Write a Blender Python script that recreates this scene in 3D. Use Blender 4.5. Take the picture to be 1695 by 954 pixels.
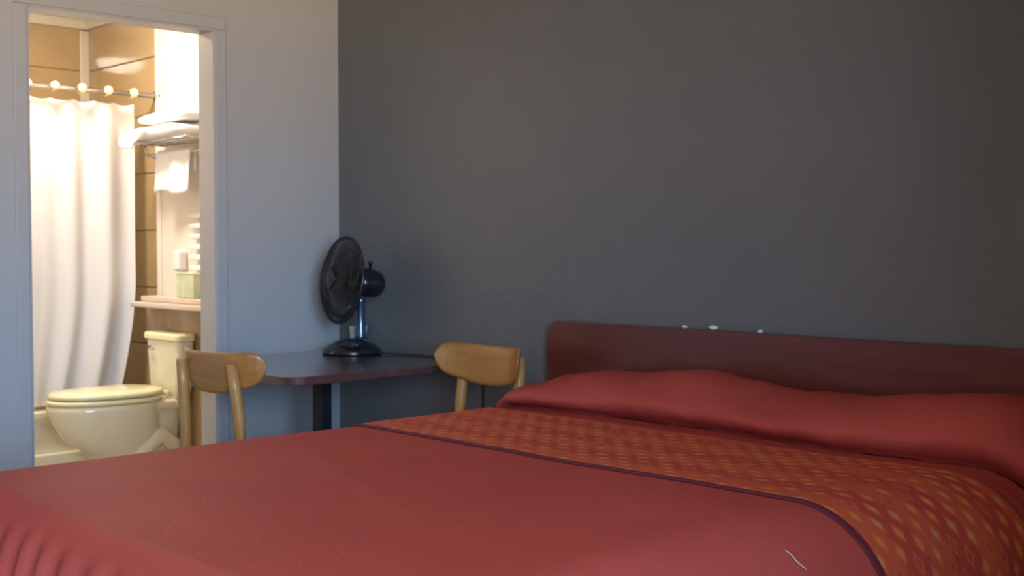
import bpy, bmesh, math, random
from mathutils import Vector, Matrix, noise

for o in list(bpy.data.objects):
    bpy.data.objects.remove(o)
random.seed(7)
S = bpy.context.scene
C = S.collection
PI = math.pi
R = math.radians

# ------------------------------------------------------------------ camera
cd = bpy.data.cameras.new('camera')
cd.sensor_width = 36.0
cd.lens = 43.03
cd.clip_start = 0.05
cd.dof.use_dof = True
cd.dof.focus_distance = 1.35
cd.dof.aperture_fstop = 43.03 / 1000 / 0.0024
cam = bpy.data.objects.new('camera', cd)
cam.location = (4.32, -3.10, 1.19)
cam.rotation_euler = (R(90 - 2.03), 0, R(46.3))
C.objects.link(cam)
S.camera = cam

# ------------------------------------------------------------------ world, light, exposure
S.view_settings.view_transform = 'Standard'
S.view_settings.look = 'None'
S.view_settings.gamma = 1.0
S.view_settings.use_curve_mapping = False
S.view_settings.exposure = 0.0
S.cycles.use_denoising = True
S.cycles.max_bounces = 12
S.cycles.diffuse_bounces = 6

w = bpy.data.worlds.new('daylight')
S.world = w
w.use_nodes = True
nt = w.node_tree
nt.nodes.clear()
wo = nt.nodes.new('ShaderNodeOutputWorld')
bg = nt.nodes.new('ShaderNodeBackground')
tc = nt.nodes.new('ShaderNodeTexCoord')
sx = nt.nodes.new('ShaderNodeSeparateXYZ')
rp = nt.nodes.new('ShaderNodeValToRGB')
nt.links.new(tc.outputs['Generated'], sx.inputs[0])
nt.links.new(sx.outputs['Z'], rp.inputs[0])
nt.links.new(rp.outputs[0], bg.inputs[0])
nt.links.new(bg.outputs[0], wo.inputs[0])
rp.color_ramp.elements[0].position = 0.0
rp.color_ramp.elements[0].color = (0.98, 0.75, 0.54, 1)      # sunlit ground, seen through the window
rp.color_ramp.elements[1].position = 0.03
rp.color_ramp.elements[1].color = (0.47, 0.80, 1.26, 1)       # blue sky
bg.inputs[1].default_value = 31.0


def area(name, loc, rot, sx_, sy_, power, col):
    l = bpy.data.lights.new(name, 'AREA')
    l.shape = 'RECTANGLE'
    l.size = sx_
    l.size_y = sy_
    l.energy = power
    l.color = col
    o = bpy.data.objects.new(name, l)
    o.location = loc
    o.rotation_euler = rot
    C.objects.link(o)
    return o


WX = 6.2            # window wall
# portal in the open window so that the daylight is sampled cleanly
p = area('window_portal', (WX + 0.02, -3.50, 1.475), (0, R(90), 0), 1.85, 1.9, 1.0, (1, 1, 1))
p.data.cycles.is_portal = True

# ------------------------------------------------------------------ materials
def mat(name, col, rough=0.6, metal=0.0, spec=0.5, bump=None, noise_col=None, coat=0.0, emit=None, trans=0.0):
    """bump = (scale, strength, distance); noise_col = (colour2, scale, amount)"""
    m = bpy.data.materials.new(name)
    m.use_nodes = True
    n = m.node_tree
    b = n.nodes['Principled BSDF']
    b.inputs['Base Color'].default_value = (*col, 1)
    b.inputs['Roughness'].default_value = rough
    b.inputs['Metallic'].default_value = metal
    b.inputs['Specular IOR Level'].default_value = spec
    b.inputs['Coat Weight'].default_value = coat
    b.inputs['Coat Roughness'].default_value = 0.15
    if emit:
        b.inputs['Emission Color'].default_value = (*emit[0], 1)
        b.inputs['Emission Strength'].default_value = emit[1]
    t = n.nodes.new('ShaderNodeTexCoord')
    if noise_col:
        nn = n.nodes.new('ShaderNodeTexNoise')
        nn.inputs['Scale'].default_value = noise_col[1]
        nn.inputs['Detail'].default_value = 5
        mp = n.nodes.new('ShaderNodeMapping')
        if len(noise_col) > 3:
            mp.inputs['Scale'].default_value = noise_col[3]
        n.links.new(t.outputs['Object'], mp.inputs[0])
        n.links.new(mp.outputs[0], nn.inputs['Vector'])
        mx = n.nodes.new('ShaderNodeMix')
        mx.data_type = 'RGBA'
        mr = n.nodes.new('ShaderNodeMapRange')
        mr.inputs['From Min'].default_value = 0.3
        mr.inputs['From Max'].default_value = 0.7
        mr.inputs['To Max'].default_value = noise_col[2]
        n.links.new(nn.outputs['Fac'], mr.inputs[0])
        n.links.new(mr.outputs[0], mx.inputs['Factor'])
        mx.inputs[6].default_value = (*col, 1)
        mx.inputs[7].default_value = (*noise_col[0], 1)
        n.links.new(mx.outputs[2], b.inputs['Base Color'])
    if bump:
        nb = n.nodes.new('ShaderNodeTexNoise')
        nb.inputs['Scale'].default_value = bump[0]
        nb.inputs['Detail'].default_value = 4
        n.links.new(t.outputs['Object'], nb.inputs['Vector'])
        bn = n.nodes.new('ShaderNodeBump')
        bn.inputs['Strength'].default_value = bump[1]
        bn.inputs['Distance'].default_value = bump[2]
        n.links.new(nb.outputs['Fac'], bn.inputs['Height'])
        n.links.new(bn.outputs[0], b.inputs['Normal'])
    if trans:
        tr = n.nodes.new('ShaderNodeBsdfTranslucent')
        tr.inputs['Color'].default_value = (*col, 1)
        ms = n.nodes.new('ShaderNodeMixShader')
        ms.inputs[0].default_value = trans
        out = n.nodes['Material Output']
        n.links.new(b.outputs[0], ms.inputs[1])
        n.links.new(tr.outputs[0], ms.inputs[2])
        n.links.new(ms.outputs[0], out.inputs[0])
    return m


M = {}
M['wall_grey'] = mat('light_grey_paint', (0.46, 0.462, 0.455), 0.62, spec=0.3, bump=(55, 0.35, 0.004), noise_col=((0.43, 0.432, 0.425), 2.0, 0.6))
M['wall_dark'] = mat('charcoal_grey_paint', (0.158, 0.164, 0.168), 0.42, spec=0.45, bump=(38, 0.55, 0.005), noise_col=((0.145, 0.150, 0.154), 3.0, 0.7))
M['ceiling'] = mat('ceiling_paint', (0.62, 0.60, 0.57), 0.8, bump=(60, 0.4, 0.004))
M['carpet'] = mat('brown_carpet', (0.12, 0.09, 0.075), 0.95, spec=0.1, bump=(300, 0.6, 0.004), noise_col=((0.17, 0.13, 0.10), 60, 0.8))
M['trim'] = mat('painted_trim', (0.50, 0.485, 0.47), 0.4, noise_col=((0.46, 0.44, 0.43), 4, 0.6))
M['bath_white'] = mat('warm_white_paint', (0.78, 0.71, 0.60), 0.5, bump=(60, 0.2, 0.002), noise_col=((0.75, 0.67, 0.56), 5, 0.5))
M['tile'] = mat('tan_wall_tile', (0.40, 0.285, 0.15), 0.06, spec=0.5, noise_col=((0.35, 0.24, 0.12), 5, 0.8))
M['grout'] = mat('brown_grout', (0.25, 0.17, 0.10), 0.8, noise_col=((0.2, 0.13, 0.08), 20, 0.5))
M['bath_trim'] = mat('cream_corner_trim', (0.56, 0.50, 0.38), 0.35, noise_col=((0.5, 0.45, 0.34), 8, 0.5))
M['bath_floor'] = mat('bathroom_vinyl', (0.42, 0.36, 0.28), 0.35, noise_col=((0.35, 0.29, 0.22), 10, 0.7))
M['porcelain'] = mat('cream_porcelain', (0.76, 0.70, 0.49), 0.08, spec=0.6, coat=0.5, noise_col=((0.74, 0.68, 0.47), 3, 0.4))
M['tub'] = mat('cream_tub_enamel', (0.76, 0.70, 0.50), 0.12, coat=0.4, noise_col=((0.72, 0.66, 0.47), 3, 0.4))
M['lid'] = mat('cream_plastic_lid', (0.86, 0.79, 0.50), 0.16, spec=0.5, noise_col=((0.82, 0.74, 0.45), 3, 0.4))
M['chrome'] = mat('brushed_chrome', (0.55, 0.53, 0.5), 0.25, metal=1.0, noise_col=((0.45, 0.43, 0.4), 30, 0.4))
M['darkmetal'] = mat('dark_bronze_metal', (0.13, 0.10, 0.08), 0.4, metal=0.6, noise_col=((0.1, 0.08, 0.07), 30, 0.4))
M['curtain'] = mat('white_curtain_fabric', (0.80, 0.78, 0.755), 0.75, spec=0.2, bump=(250, 0.15, 0.001), noise_col=((0.77, 0.745, 0.72), 4, 0.5), trans=0.22)
M['ring'] = mat('cream_plastic_ring', (0.85, 0.70, 0.42), 0.3, noise_col=((0.8, 0.64, 0.38), 30, 0.4))
M['towel'] = mat('white_terry', (0.86, 0.84, 0.82), 0.95, spec=0.1, bump=(220, 0.8, 0.003), noise_col=((0.83, 0.80, 0.78), 20, 0.6))
M['whiteplastic'] = mat('white_plastic', (0.80, 0.78, 0.75), 0.35, noise_col=((0.76, 0.74, 0.71), 12, 0.5))
M['counter'] = mat('pinkish_laminate', (0.66, 0.54, 0.44), 0.3, noise_col=((0.58, 0.46, 0.37), 14, 0.7))
M['tissuebox'] = mat('pale_green_cardboard', (0.66, 0.68, 0.46), 0.6, noise_col=((0.42, 0.50, 0.33), 16, 0.9))
M['black'] = mat('black_gloss_plastic', (0.012, 0.012, 0.016), 0.22, spec=0.55, noise_col=((0.018, 0.018, 0.024), 20, 0.5))
M['blackwire'] = mat('black_wire', (0.02, 0.02, 0.022), 0.35, spec=0.5, noise_col=((0.03, 0.03, 0.032), 20, 0.5))
M['blade'] = mat('smoked_black_blade', (0.022, 0.022, 0.026), 0.3, noise_col=((0.03, 0.03, 0.034), 12, 0.5))
M['bluesteel'] = mat('blue_grey_lacquered_pole', (0.10, 0.14, 0.22), 0.16, metal=0.7, noise_col=((0.08, 0.12, 0.19), 12, 0.5))
M['blackmetal'] = mat('black_powder_coat', (0.014, 0.014, 0.018), 0.6, spec=0.25, noise_col=((0.025, 0.025, 0.03), 30, 0.5))
M['paper'] = mat('white_paper', (0.85, 0.84, 0.84), 0.6, noise_col=((0.8, 0.79, 0.79), 40, 0.5))
M['thread'] = mat('pale_thread', (0.75, 0.62, 0.58), 0.8, noise_col=((0.7, 0.56, 0.52), 40, 0.5))
M['black_rubber'] = mat('black_rubber', (0.02, 0.02, 0.02), 0.6, noise_col=((0.03, 0.03, 0.03), 30, 0.5))
M['linen'] = mat('white_linen', (0.7, 0.68, 0.66), 0.9, noise_col=((0.66, 0.64, 0.62), 10, 0.5))
M['lampglass'] = mat('frosted_lamp_glass', (0.9, 0.88, 0.84), 0.4, emit=((1.0, 0.90, 0.78), 135.0), noise_col=((0.88, 0.86, 0.82), 10, 0.3))


def wood(name, c1, c2, rough, axis=0, scale=9.0, coat=0.3, stretch=14.0):
    m = bpy.data.materials.new(name)
    m.use_nodes = True
    n = m.node_tree
    b = n.nodes['Principled BSDF']
    t = n.nodes.new('ShaderNodeTexCoord')
    mp = n.nodes.new('ShaderNodeMapping')
    sc = [stretch] * 3
    sc[axis] = 1.0
    mp.inputs['Scale'].default_value = sc
    nn = n.nodes.new('ShaderNodeTexNoise')
    nn.inputs['Scale'].default_value = scale / 3
    nn.inputs['Detail'].default_value = 6
    nn.inputs['Distortion'].default_value = 0.6
    cr = n.nodes.new('ShaderNodeValToRGB')
    cr.color_ramp.elements[0].position = 0.3
    cr.color_ramp.elements[0].color = (*c1, 1)
    cr.color_ramp.elements[1].position = 0.72
    cr.color_ramp.elements[1].color = (*c2, 1)
    n.links.new(t.outputs['Object'], mp.inputs[0])
    n.links.new(mp.outputs[0], nn.inputs['Vector'])
    n.links.new(nn.outputs['Fac'], cr.inputs[0])
    n.links.new(cr.outputs[0], b.inputs['Base Color'])
    b.inputs['Roughness'].default_value = rough
    b.inputs['Coat Weight'].default_value = coat
    b.inputs['Coat Roughness'].default_value = 0.2
    return m


M['birch'] = wood('honey_birch', (0.37, 0.155, 0.028), (0.48, 0.22, 0.048), 0.4, axis=0, coat=0.3)
M['birch_leg'] = wood('honey_birch_leg', (0.44, 0.22, 0.06), (0.54, 0.29, 0.09), 0.42, axis=2, coat=0.2)
M['mahogany'] = wood('mahogany_veneer', (0.105, 0.022, 0.016), (0.165, 0.036, 0.024), 0.34, axis=0, coat=0.3)
M['walnut'] = wood('dark_walnut_laminate', (0.075, 0.038, 0.038), (0.115, 0.058, 0.056), 0.22, axis=0, coat=1.0)


def spread_material():
    m = bpy.data.materials.new('brick_red_bedspread')
    m.use_nodes = True
    n = m.node_tree
    L = n.links.new
    b = n.nodes['Principled BSDF']
    b.inputs['Roughness'].default_value = 0.62
    b.inputs['Specular IOR Level'].default_value = 0.06
    uv = n.nodes.new('ShaderNodeUVMap')
    uv.uv_map = 'cloth'
    nn = n.nodes.new('ShaderNodeTexNoise')
    nn.inputs['Scale'].default_value = 3.0
    nn.inputs['Detail'].default_value = 3
    L(uv.outputs[0], nn.inputs['Vector'])
    cr = n.nodes.new('ShaderNodeValToRGB')
    cr.color_ramp.elements[0].position = 0.35
    cr.color_ramp.elements[0].color = (0.43, 0.074, 0.060, 1)
    cr.color_ramp.elements[1].position = 0.65
    cr.color_ramp.elements[1].color = (0.47, 0.084, 0.066, 1)
    L(nn.outputs['Fac'], cr.inputs[0])
    L(cr.outputs[0], b.inputs['Base Color'])
    mp = n.nodes.new('ShaderNodeMapping')
    mp.inputs['Scale'].default_value = (55, 150, 1)
    mp.inputs['Rotation'].default_value = (0, 0, 0.12)
    L(uv.outputs[0], mp.inputs[0])
    n2 = n.nodes.new('ShaderNodeTexNoise')
    n2.inputs['Scale'].default_value = 1.0
    n2.inputs['Detail'].default_value = 2
    L(mp.outputs[0], n2.inputs['Vector'])
    bn = n.nodes.new('ShaderNodeBump')
    bn.inputs['Strength'].default_value = 0.4
    bn.inputs['Distance'].default_value = 0.004
    L(n2.outputs['Fac'], bn.inputs['Height'])
    L(bn.outputs[0], b.inputs['Normal'])
    return m


def runner_material():
    """woven strip: rows of small lozenges in orange and yellow on red, plain maroon border stripes"""
    m = bpy.data.materials.new('patterned_runner_weave')
    m.use_nodes = True
    n = m.node_tree
    L = n.links.new
    b = n.nodes['Principled BSDF']
    b.inputs['Roughness'].default_value = 0.75
    b.inputs['Specular IOR Level'].default_value = 0.25
    uv = n.nodes.new('ShaderNodeUVMap')
    uv.uv_map = 'cloth'
    sp = n.nodes.new('ShaderNodeSeparateXYZ')
    L(uv.outputs[0], sp.inputs[0])

    def mth(op, a, b_=None):
        k = n.nodes.new('ShaderNodeMath')
        k.operation = op
        for i, v in enumerate((a, b_)):
            if v is None:
                continue
            if isinstance(v, (int, float)):
                k.inputs[i].default_value = v
            else:
                L(v, k.inputs[i])
        return k.outputs[0]
    CX, CY = 0.066, 0.034
    cy = mth('DIVIDE', sp.outputs['Y'], CY)
    row = mth('FLOOR', cy)
    fy = mth('SUBTRACT', mth('FRACT', cy), 0.5)
    off = mth('MULTIPLY', mth('MODULO', row, 2.0), 0.5)
    cx = mth('ADD', mth('DIVIDE', sp.outputs['X'], CX), off)
    col = mth('FLOOR', cx)
    fx = mth('SUBTRACT', mth('FRACT', cx), 0.5)
    d = mth('ADD', mth('ABSOLUTE', fx), mth('MULTIPLY', mth('ABSOLUTE', fy), 1.0))
    def soft(lim):
        k = n.nodes.new('ShaderNodeMapRange')
        k.interpolation_type = 'SMOOTHSTEP'
        k.inputs['From Min'].default_value = lim + 0.09
        k.inputs['From Max'].default_value = lim - 0.09
        L(d, k.inputs[0])
        return k.outputs[0]
    inner = soft(0.24)
    outer = soft(0.40)
    cv = n.nodes.new('ShaderNodeCombineXYZ')
    L(col, cv.inputs[0])
    L(row, cv.inputs[1])
    wn = n.nodes.new('ShaderNodeTexWhiteNoise')
    wn.noise_dimensions = '3D'
    L(cv.outputs[0], wn.inputs['Vector'])

    def mix(f, c1, c2):
        k = n.nodes.new('ShaderNodeMix')
        k.data_type = 'RGBA'
        if isinstance(f, (int, float)):
            k.inputs['Factor'].default_value = f
        else:
            L(f, k.inputs['Factor'])
        for i, c in ((6, c1), (7, c2)):
            if isinstance(c, tuple):
                k.inputs[i].default_value = (*c, 1)
            else:
                L(c, k.inputs[i])
        return k.outputs[2]
    cr = n.nodes.new('ShaderNodeValToRGB')
    e = cr.color_ramp.elements
    cr.color_ramp.interpolation = 'CONSTANT'
    e[0].position = 0.0
    e[0].color = (0.66, 0.20, 0.055, 1)
    e[1].position = 0.35
    e[1].color = (0.60, 0.25, 0.08, 1)
    for ps, cc in ((0.6, (0.46, 0.07, 0.04)), (0.84, (0.55, 0.24, 0.15))):
        q = e.new(ps)
        q.color = (*cc, 1)
    L(wn.outputs['Value'], cr.inputs[0])
    # broad stripes of the ground running along the strip
    st = mth('LESS_THAN', mth('FRACT', mth('DIVIDE', sp.outputs['Y'], 0.16)), 0.5)
    ground = mix(st, (0.46, 0.058, 0.040), (0.54, 0.095, 0.040))
    c = mix(outer, ground, (0.58, 0.125, 0.046))
    c = mix(inner, c, cr.outputs[0])
    # maroon borders: Y of the cloth runs 0..0.5 across the strip
    e1 = mth('LESS_THAN', sp.outputs['Y'], 0.014)
    e2 = mth('GREATER_THAN', sp.outputs['Y'], 0.515)
    c = mix(e1, c, (0.13, 0.02, 0.035))
    c = mix(e2, c, (0.30, 0.05, 0.05))
    L(c, b.inputs['Base Color'])
    nz = n.nodes.new('ShaderNodeTexNoise')
    nz.inputs['Scale'].default_value = 220
    L(uv.outputs[0], nz.inputs['Vector'])
    bn = n.nodes.new('ShaderNodeBump')
    bn.inputs['Strength'].default_value = 0.5
    bn.inputs['Distance'].default_value = 0.002
    L(nz.outputs['Fac'], bn.inputs['Height'])
    L(bn.outputs[0], b.inputs['Normal'])
    return m


M['spread'] = spread_material()
M['runner'] = runner_material()

# ------------------------------------------------------------------ helpers
def obj(name, bm, m, parent=None, smooth=False, bevel=0.0, seg=2, sub=0, solid=0.0, auto=None):
    me = bpy.data.meshes.new(name)
    bmesh.ops.recalc_face_normals(bm, faces=bm.faces[:])
    bm.to_mesh(me)
    bm.free()
    me.materials.append(m)
    o = bpy.data.objects.new(name, me)
    C.objects.link(o)
    if smooth:
        for f in me.polygons:
            f.use_smooth = True
    if solid:
        md = o.modifiers.new('s', 'SOLIDIFY')
        md.thickness = solid
        md.offset = 0
    if bevel:
        md = o.modifiers.new('b', 'BEVEL')
        md.width = bevel
        md.segments = seg
        md.limit_method = 'ANGLE'
        md.angle_limit = R(35)
    if sub:
        md = o.modifiers.new('u', 'SUBSURF')
        md.levels = sub
        md.render_levels = sub
    if parent:
        o.parent = parent
    return o


def thing(name, label, cat, loc=(0, 0, 0), rotz=0.0, group=None):
    o = bpy.data.objects.new(name, None)
    C.objects.link(o)
    o.location = loc
    o.rotation_euler = (0, 0, rotz)
    o['label'] = label
    o['category'] = cat
    if group:
        o['group'] = group
    return o


def tag(o, label, cat, group=None, kind=None):
    o['label'] = label
    o['category'] = cat
    if group:
        o['group'] = group
    if kind:
        o['kind'] = kind
    return o


def struct(name, bm, m, parent=None, **k):
    o = obj(name, bm, m, parent, **k)
    if not parent:
        o['kind'] = 'structure'
    return o


def box(bm, x0, x1, y0, y1, z0, z1):
    v = [bm.verts.new(c) for c in ((x0, y0, z0), (x1, y0, z0), (x1, y1, z0), (x0, y1, z0),
                                   (x0, y0, z1), (x1, y0, z1), (x1, y1, z1), (x0, y1, z1))]
    for f in ((0, 3, 2, 1), (4, 5, 6, 7), (0, 1, 5, 4), (1, 2, 6, 5), (2, 3, 7, 6), (3, 0, 4, 7)):
        bm.faces.new([v[i] for i in f])
    return bm


def B(*a):
    bm = bmesh.new()
    for q in (a if isinstance(a[0], (tuple, list)) else (a,)):
        box(bm, *q)
    return bm


def rings(bm, rs, cap=True):
    """loft between closed rings of equal count"""
    vs = [[bm.verts.new(p_) for p_ in r] for r in rs]
    n = len(vs[0])
    for a, b in zip(vs, vs[1:]):
        for i in range(n):
            bm.faces.new((a[i], a[(i + 1) % n], b[(i + 1) % n], b[i]))
    if cap:
        bm.faces.new(vs[0])
        bm.faces.new(vs[-1])
    return bm


def lathe(prof, seg=32, bm=None, mtx=None, cap=True):
    bm = bm or bmesh.new()
    rs = []
    for r, z in prof:
        ring = [Vector((r * math.cos(2 * PI * i / seg), r * math.sin(2 * PI * i / seg), z)) for i in range(seg)]
        if mtx is not None:
            ring = [mtx @ q for q in ring]
        rs.append(ring)
    return rings(bm, rs, cap)


def tube(pts, r, seg=8, bm=None, closed=False):
    bm = bm or bmesh.new()
    pts = [Vector(q) for q in pts]
    n = len(pts)
    rad = r if isinstance(r, (list, tuple)) else [r] * n
    rs = []
    up = Vector((0, 0, 1))
    for i, q in enumerate(pts):
        if closed:
            d = pts[(i + 1) % n] - pts[i - 1]
        else:
            d = pts[min(i + 1, n - 1)] - pts[max(i - 1, 0)]
        d.normalize()
        a = d.cross(up)
        if a.length < 1e-3:
            a = d.cross(Vector((1, 0, 0)))
        a.normalize()
        b_ = d.cross(a).normalized()
        rs.append([q + rad[i] * (math.cos(2 * PI * k / seg) * a + math.sin(2 * PI * k / seg) * b_) for k in range(seg)])
    if closed:
        rs.append([v.copy() for v in rs[0]])
        return rings(bm, rs, False)
    return rings(bm, rs)


def smooth_lerp(tab, x):
    if x <= tab[0][0]:
        return tab[0][1]
    for (a, ya), (b_, yb) in zip(tab, tab[1:]):
        if x <= b_:
            t = (x - a) / (b_ - a)
            t = t * t * (3 - 2 * t)
            return ya + (yb - ya) * t
    return tab[-1][1]


# ------------------------------------------------------------------ bedroom shell
ZC = 2.5
YF = -5.2
DY0, DY1, DZ = -1.33, -0.604, 2.03      # bathroom doorway in the wall X = 0
struct('floor', B(-0.1, WX + 0.1, YF - 0.1, 0.1, -0.1, 0), M['carpet'])
struct('ceiling', B(-0.1, WX + 0.1, YF - 0.1, 0.1, ZC, ZC + 0.1), M['ceiling'])
struct('wall_left', B((-0.1, 0, YF, DY0 - 0.02, 0, ZC), (-0.1, 0, DY1 + 0.02, 0.0, 0, ZC), (-0.1, 0, DY0 - 0.02, DY1 + 0.02, DZ + 0.02, ZC)), M['wall_grey'])
struct('wall_back', B(0.0, WX + 0.1, 0, 0.1, 0, ZC), M['wall_dark'])
struct('wall_front', B(-0.1, WX + 0.1, YF - 0.1, YF, 0, ZC), M['wall_grey'])
wy0, wy1, wz0, wz1 = -4.45, -2.55, 0.55, 2.40
struct('wall_right', B((WX, WX + 0.1, YF, wy0, 0, ZC), (WX, WX + 0.1, wy1, 0.0, 0, ZC),
                       (WX, WX + 0.1, wy0, wy1, 0, wz0), (WX, WX + 0.1, wy0, wy1, wz1, ZC)), M['wall_grey'])
struct('window_1', B((WX - 0.02, WX + 0.08, wy0 - 0.05, wy0, wz0 - 0.05, wz1 + 0.05), (WX - 0.02, WX + 0.08, wy1, wy1 + 0.05, wz0 - 0.05, wz1 + 0.05),
                     (WX - 0.02, WX + 0.08, wy0, wy1, wz0 - 0.05, wz0), (WX - 0.02, WX + 0.08, wy0, wy1, wz1, wz1 + 0.05),
                     (WX + 0.02, WX + 0.05, -3.52, -3.48, wz0, wz1)), M['trim'])
struct('baseboard_left', B((0, 0.012, YF, DY0 - 0.06, 0, 0.09), (0, 0.012, DY1 + 0.06, 0, 0, 0.09)), M['trim'], bevel=0.003)
struct('baseboard_back', B(0.012, WX, -0.012, 0, 0, 0.09), M['trim'], bevel=0.003)

struct('unseen_shade_walls', B((4.30, 4.40, -1.85, 0.0, 0, ZC), (4.50, 4.60, -3.05, -1.75, 0, 0.98)), M['wall_dark'])  # out-of-view dividers added only to shade the bed's near side and dark wall

# door frame: lining and casings
d1 = bpy.data.objects.new('door_1', None)
C.objects.link(d1)
d1['kind'] = 'structure'
obj('jamb', B(-0.11, 0.004, DY0 - 0.02, DY0, 0, DZ), M['trim'], d1, bevel=0.002)
obj('jamb', B(-0.11, 0.004, DY1, DY1 + 0.02, 0, DZ), M['trim'], d1, bevel=0.002)
obj('head_jamb', B(-0.11, 0.004, DY0 - 0.02, DY1 + 0.02, DZ, DZ + 0.02), M['trim'], d1, bevel=0.002)
cw = 0.05
obj('casing', B(0, 0.010, DY0 - 0.008 - cw, DY0 - 0.008, 0, DZ + 0.008), M['wall_grey'], d1, bevel=0.006, seg=3)
obj('casing', B(0, 0.010, DY1 + 0.008, DY1 + 0.008 + cw, 0, DZ + 0.008), M['wall_grey'], d1, bevel=0.006, seg=3)
obj('head_casing', B(0, 0.010, DY0 - 0.008 - cw, DY1 + 0.008 + cw, DZ + 0.008, DZ + 0.008 + cw), M['wall_grey'], d1, bevel=0.006, seg=3)

# ------------------------------------------------------------------ bathroom shell
BX, BY = -2.41, -1.66
BZ = 2.46
struct('floor_bathroom', B(BX - 0.1, -0.1, BY - 0.1, 0.1, -0.1, 0), M['bath_floor'])
struct('ceiling_bathroom', B(BX - 0.1, -0.1, BY - 0.1, 0.1, BZ, BZ + 0.08), M['bath_white'])
wb = struct('wall_shower_back', B(BX - 0.1, BX, BY, 0.0, 0, BZ), M['grout'])
wr = struct('wall_bathroom_right', B(-1.60, -0.1, 0.0, 0.1, 0, BZ), M['bath_white'])
ws = struct('wall_shower_right', B(BX - 0.1, -1.60, 0.0, 0.1, 0, BZ), M['grout'])
struct('wall_bathroom_left', B(BX - 0.1, -0.1, BY - 0.1, BY, 0, BZ), M['bath_white'])
# tan tiles in tall courses, joints recessed
zs = [0.36 + 0.302 * i for i in range(7)]
for z0 in zs:
    z1 = min(z0 + 0.302, 2.41)
    if z1 - z0 < 0.05:
        continue
    obj('tile', B(BX, BX + 0.008, -0.86, -0.045, z0 + 0.0025, z1 - 0.0025), M['tile'], wb, bevel=0.002, seg=1)
    obj('tile', B(BX, BX + 0.008, -1.655, -0.865, z0 + 0.0025, z1 - 0.0025), M['tile'], wb, bevel=0.002, seg=1)
    obj('tile', B(BX + 0.02, -1.605, -0.008, 0, z0 + 0.0025, z1 - 0.0025), M['tile'], ws, bevel=0.002, seg=1)
struct('trim_1', B(BX, BX + 0.014, -0.055, -0.0, 0.36, 2.40), M['bath_trim'], bevel=0.004)
struct('trim_2', B(BX, BX + 0.03, BY, 0.0, 2.405, BZ), M['bath_trim'], bevel=0.006)
struct('trim_3', B(BX + 0.03, -1.55, -0.03, 0.0, 2.405, BZ), M['bath_trim'], bevel=0.006)
struct('trim_4', B(-1.605, -1.57, -0.014, 0.0, 0.36, 2.405), M['bath_white'], bevel=0.004)
# low plumbing wall behind the toilet
struct('wall_plumbing_chase', B(-1.60, -0.1, -0.075, 0.0, 0, 0.872), M['tile'])

# ceiling lamp of the bathroom
lamp = thing('ceiling_lamp', 'white round glass ceiling lamp glowing above the bathroom doorway', 'lamp', (-1.22, -0.78, BZ))
obj('lamp_base', lathe([(0.02, 0.0), (0.17, 0.0), (0.17, -0.02), (0.02, -0.02)], 40), M['whiteplastic'], lamp, smooth=False)
obj('lamp_shade', lathe([(0.155, -0.021), (0.15, -0.045), (0.12, -0.075), (0.07, -0.095), (0.01, -0.102)], 40), M['lampglass'], lamp, smooth=True)

# ------------------------------------------------------------------ bathtub
tx0, tx1, ty0, ty1, th = BX + 0.012, -1.615, BY + 0.002, -0.012, 0.37
tub = thing('bathtub', 'cream bathtub rim and apron below the white shower curtain', 'bathtub', (0, 0, 0))


def rrect(x0, x1, y0, y1, z, r, n=6):
    pts = []
    for cx_, cy_, a0 in ((x1 - r, y1 - r, 0), (x0 + r, y1 - r, 90), (x0 + r, y0 + r, 180), (x1 - r, y0 + r, 270)):
        for i in range(n + 1):
            a = R(a0 + 90 * i / n)
            pts.append(Vector((cx_ + r * math.cos(a), cy_ + r * math.sin(a), z)))
    return pts


bm = bmesh.new()
rings(bm, [rrect(tx0, tx1 - 0.03, ty0, ty1, 0.0, 0.01), rrect(tx0, tx1 - 0.03, ty0, ty1, 0.30, 0.01), rrect(tx0, tx1, ty0, ty1, 0.335, 0.015), rrect(tx0, tx1, ty0, ty1, th - 0.01, 0.015),
           rrect(tx0 + 0.008, tx1 - 0.008, ty0 + 0.008, ty1 - 0.008, th, 0.015),
           rrect(tx0 + 0.07, tx1 - 0.085, ty0 + 0.09, ty1 - 0.09, th, 0.12), rrect(tx0 + 0.09, tx1 - 0.1, ty0 + 0.11, ty1 - 0.11, th - 0.03, 0.12),
           rrect(tx0 + 0.14, tx1 - 0.15, ty0 + 0.2, ty1 - 0.16, 0.06, 0.12)])
obj('basin', bm, M['tub'], tub, smooth=False)
obj('apron_ledge', B(tx1 - 0.03, tx1 + 0.004, ty0, ty1, 0.02, 0.155), M['tub'], tub, bevel=0.01, seg=3)

# ------------------------------------------------------------------ shower curtain on its rod
RX, RZ = -1.60, 1.965
rod = thing('curtain_rod', 'thin metal shower curtain rod with dark end flanges', 'rod', (0, 0, 0))
obj('rod', tube([(RX, BY + 0.01, RZ), (RX, -0.012, RZ)], 0.0125, 12), M['chrome'], rod, smooth=True)
for yy, s in ((-0.013, -1), (BY + 0.01, 1)):
    mt = Matrix.Translation((RX, yy, RZ)) @ Matrix.Rotation(R(90) * s, 4, 'X')
    obj('flange', lathe([(0.03, 0.0), (0.032, 0.008), (0.02, 0.02), (0.016, 0.04)], 20, mtx=mt), M['darkmetal'], rod, smooth=True)

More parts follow.
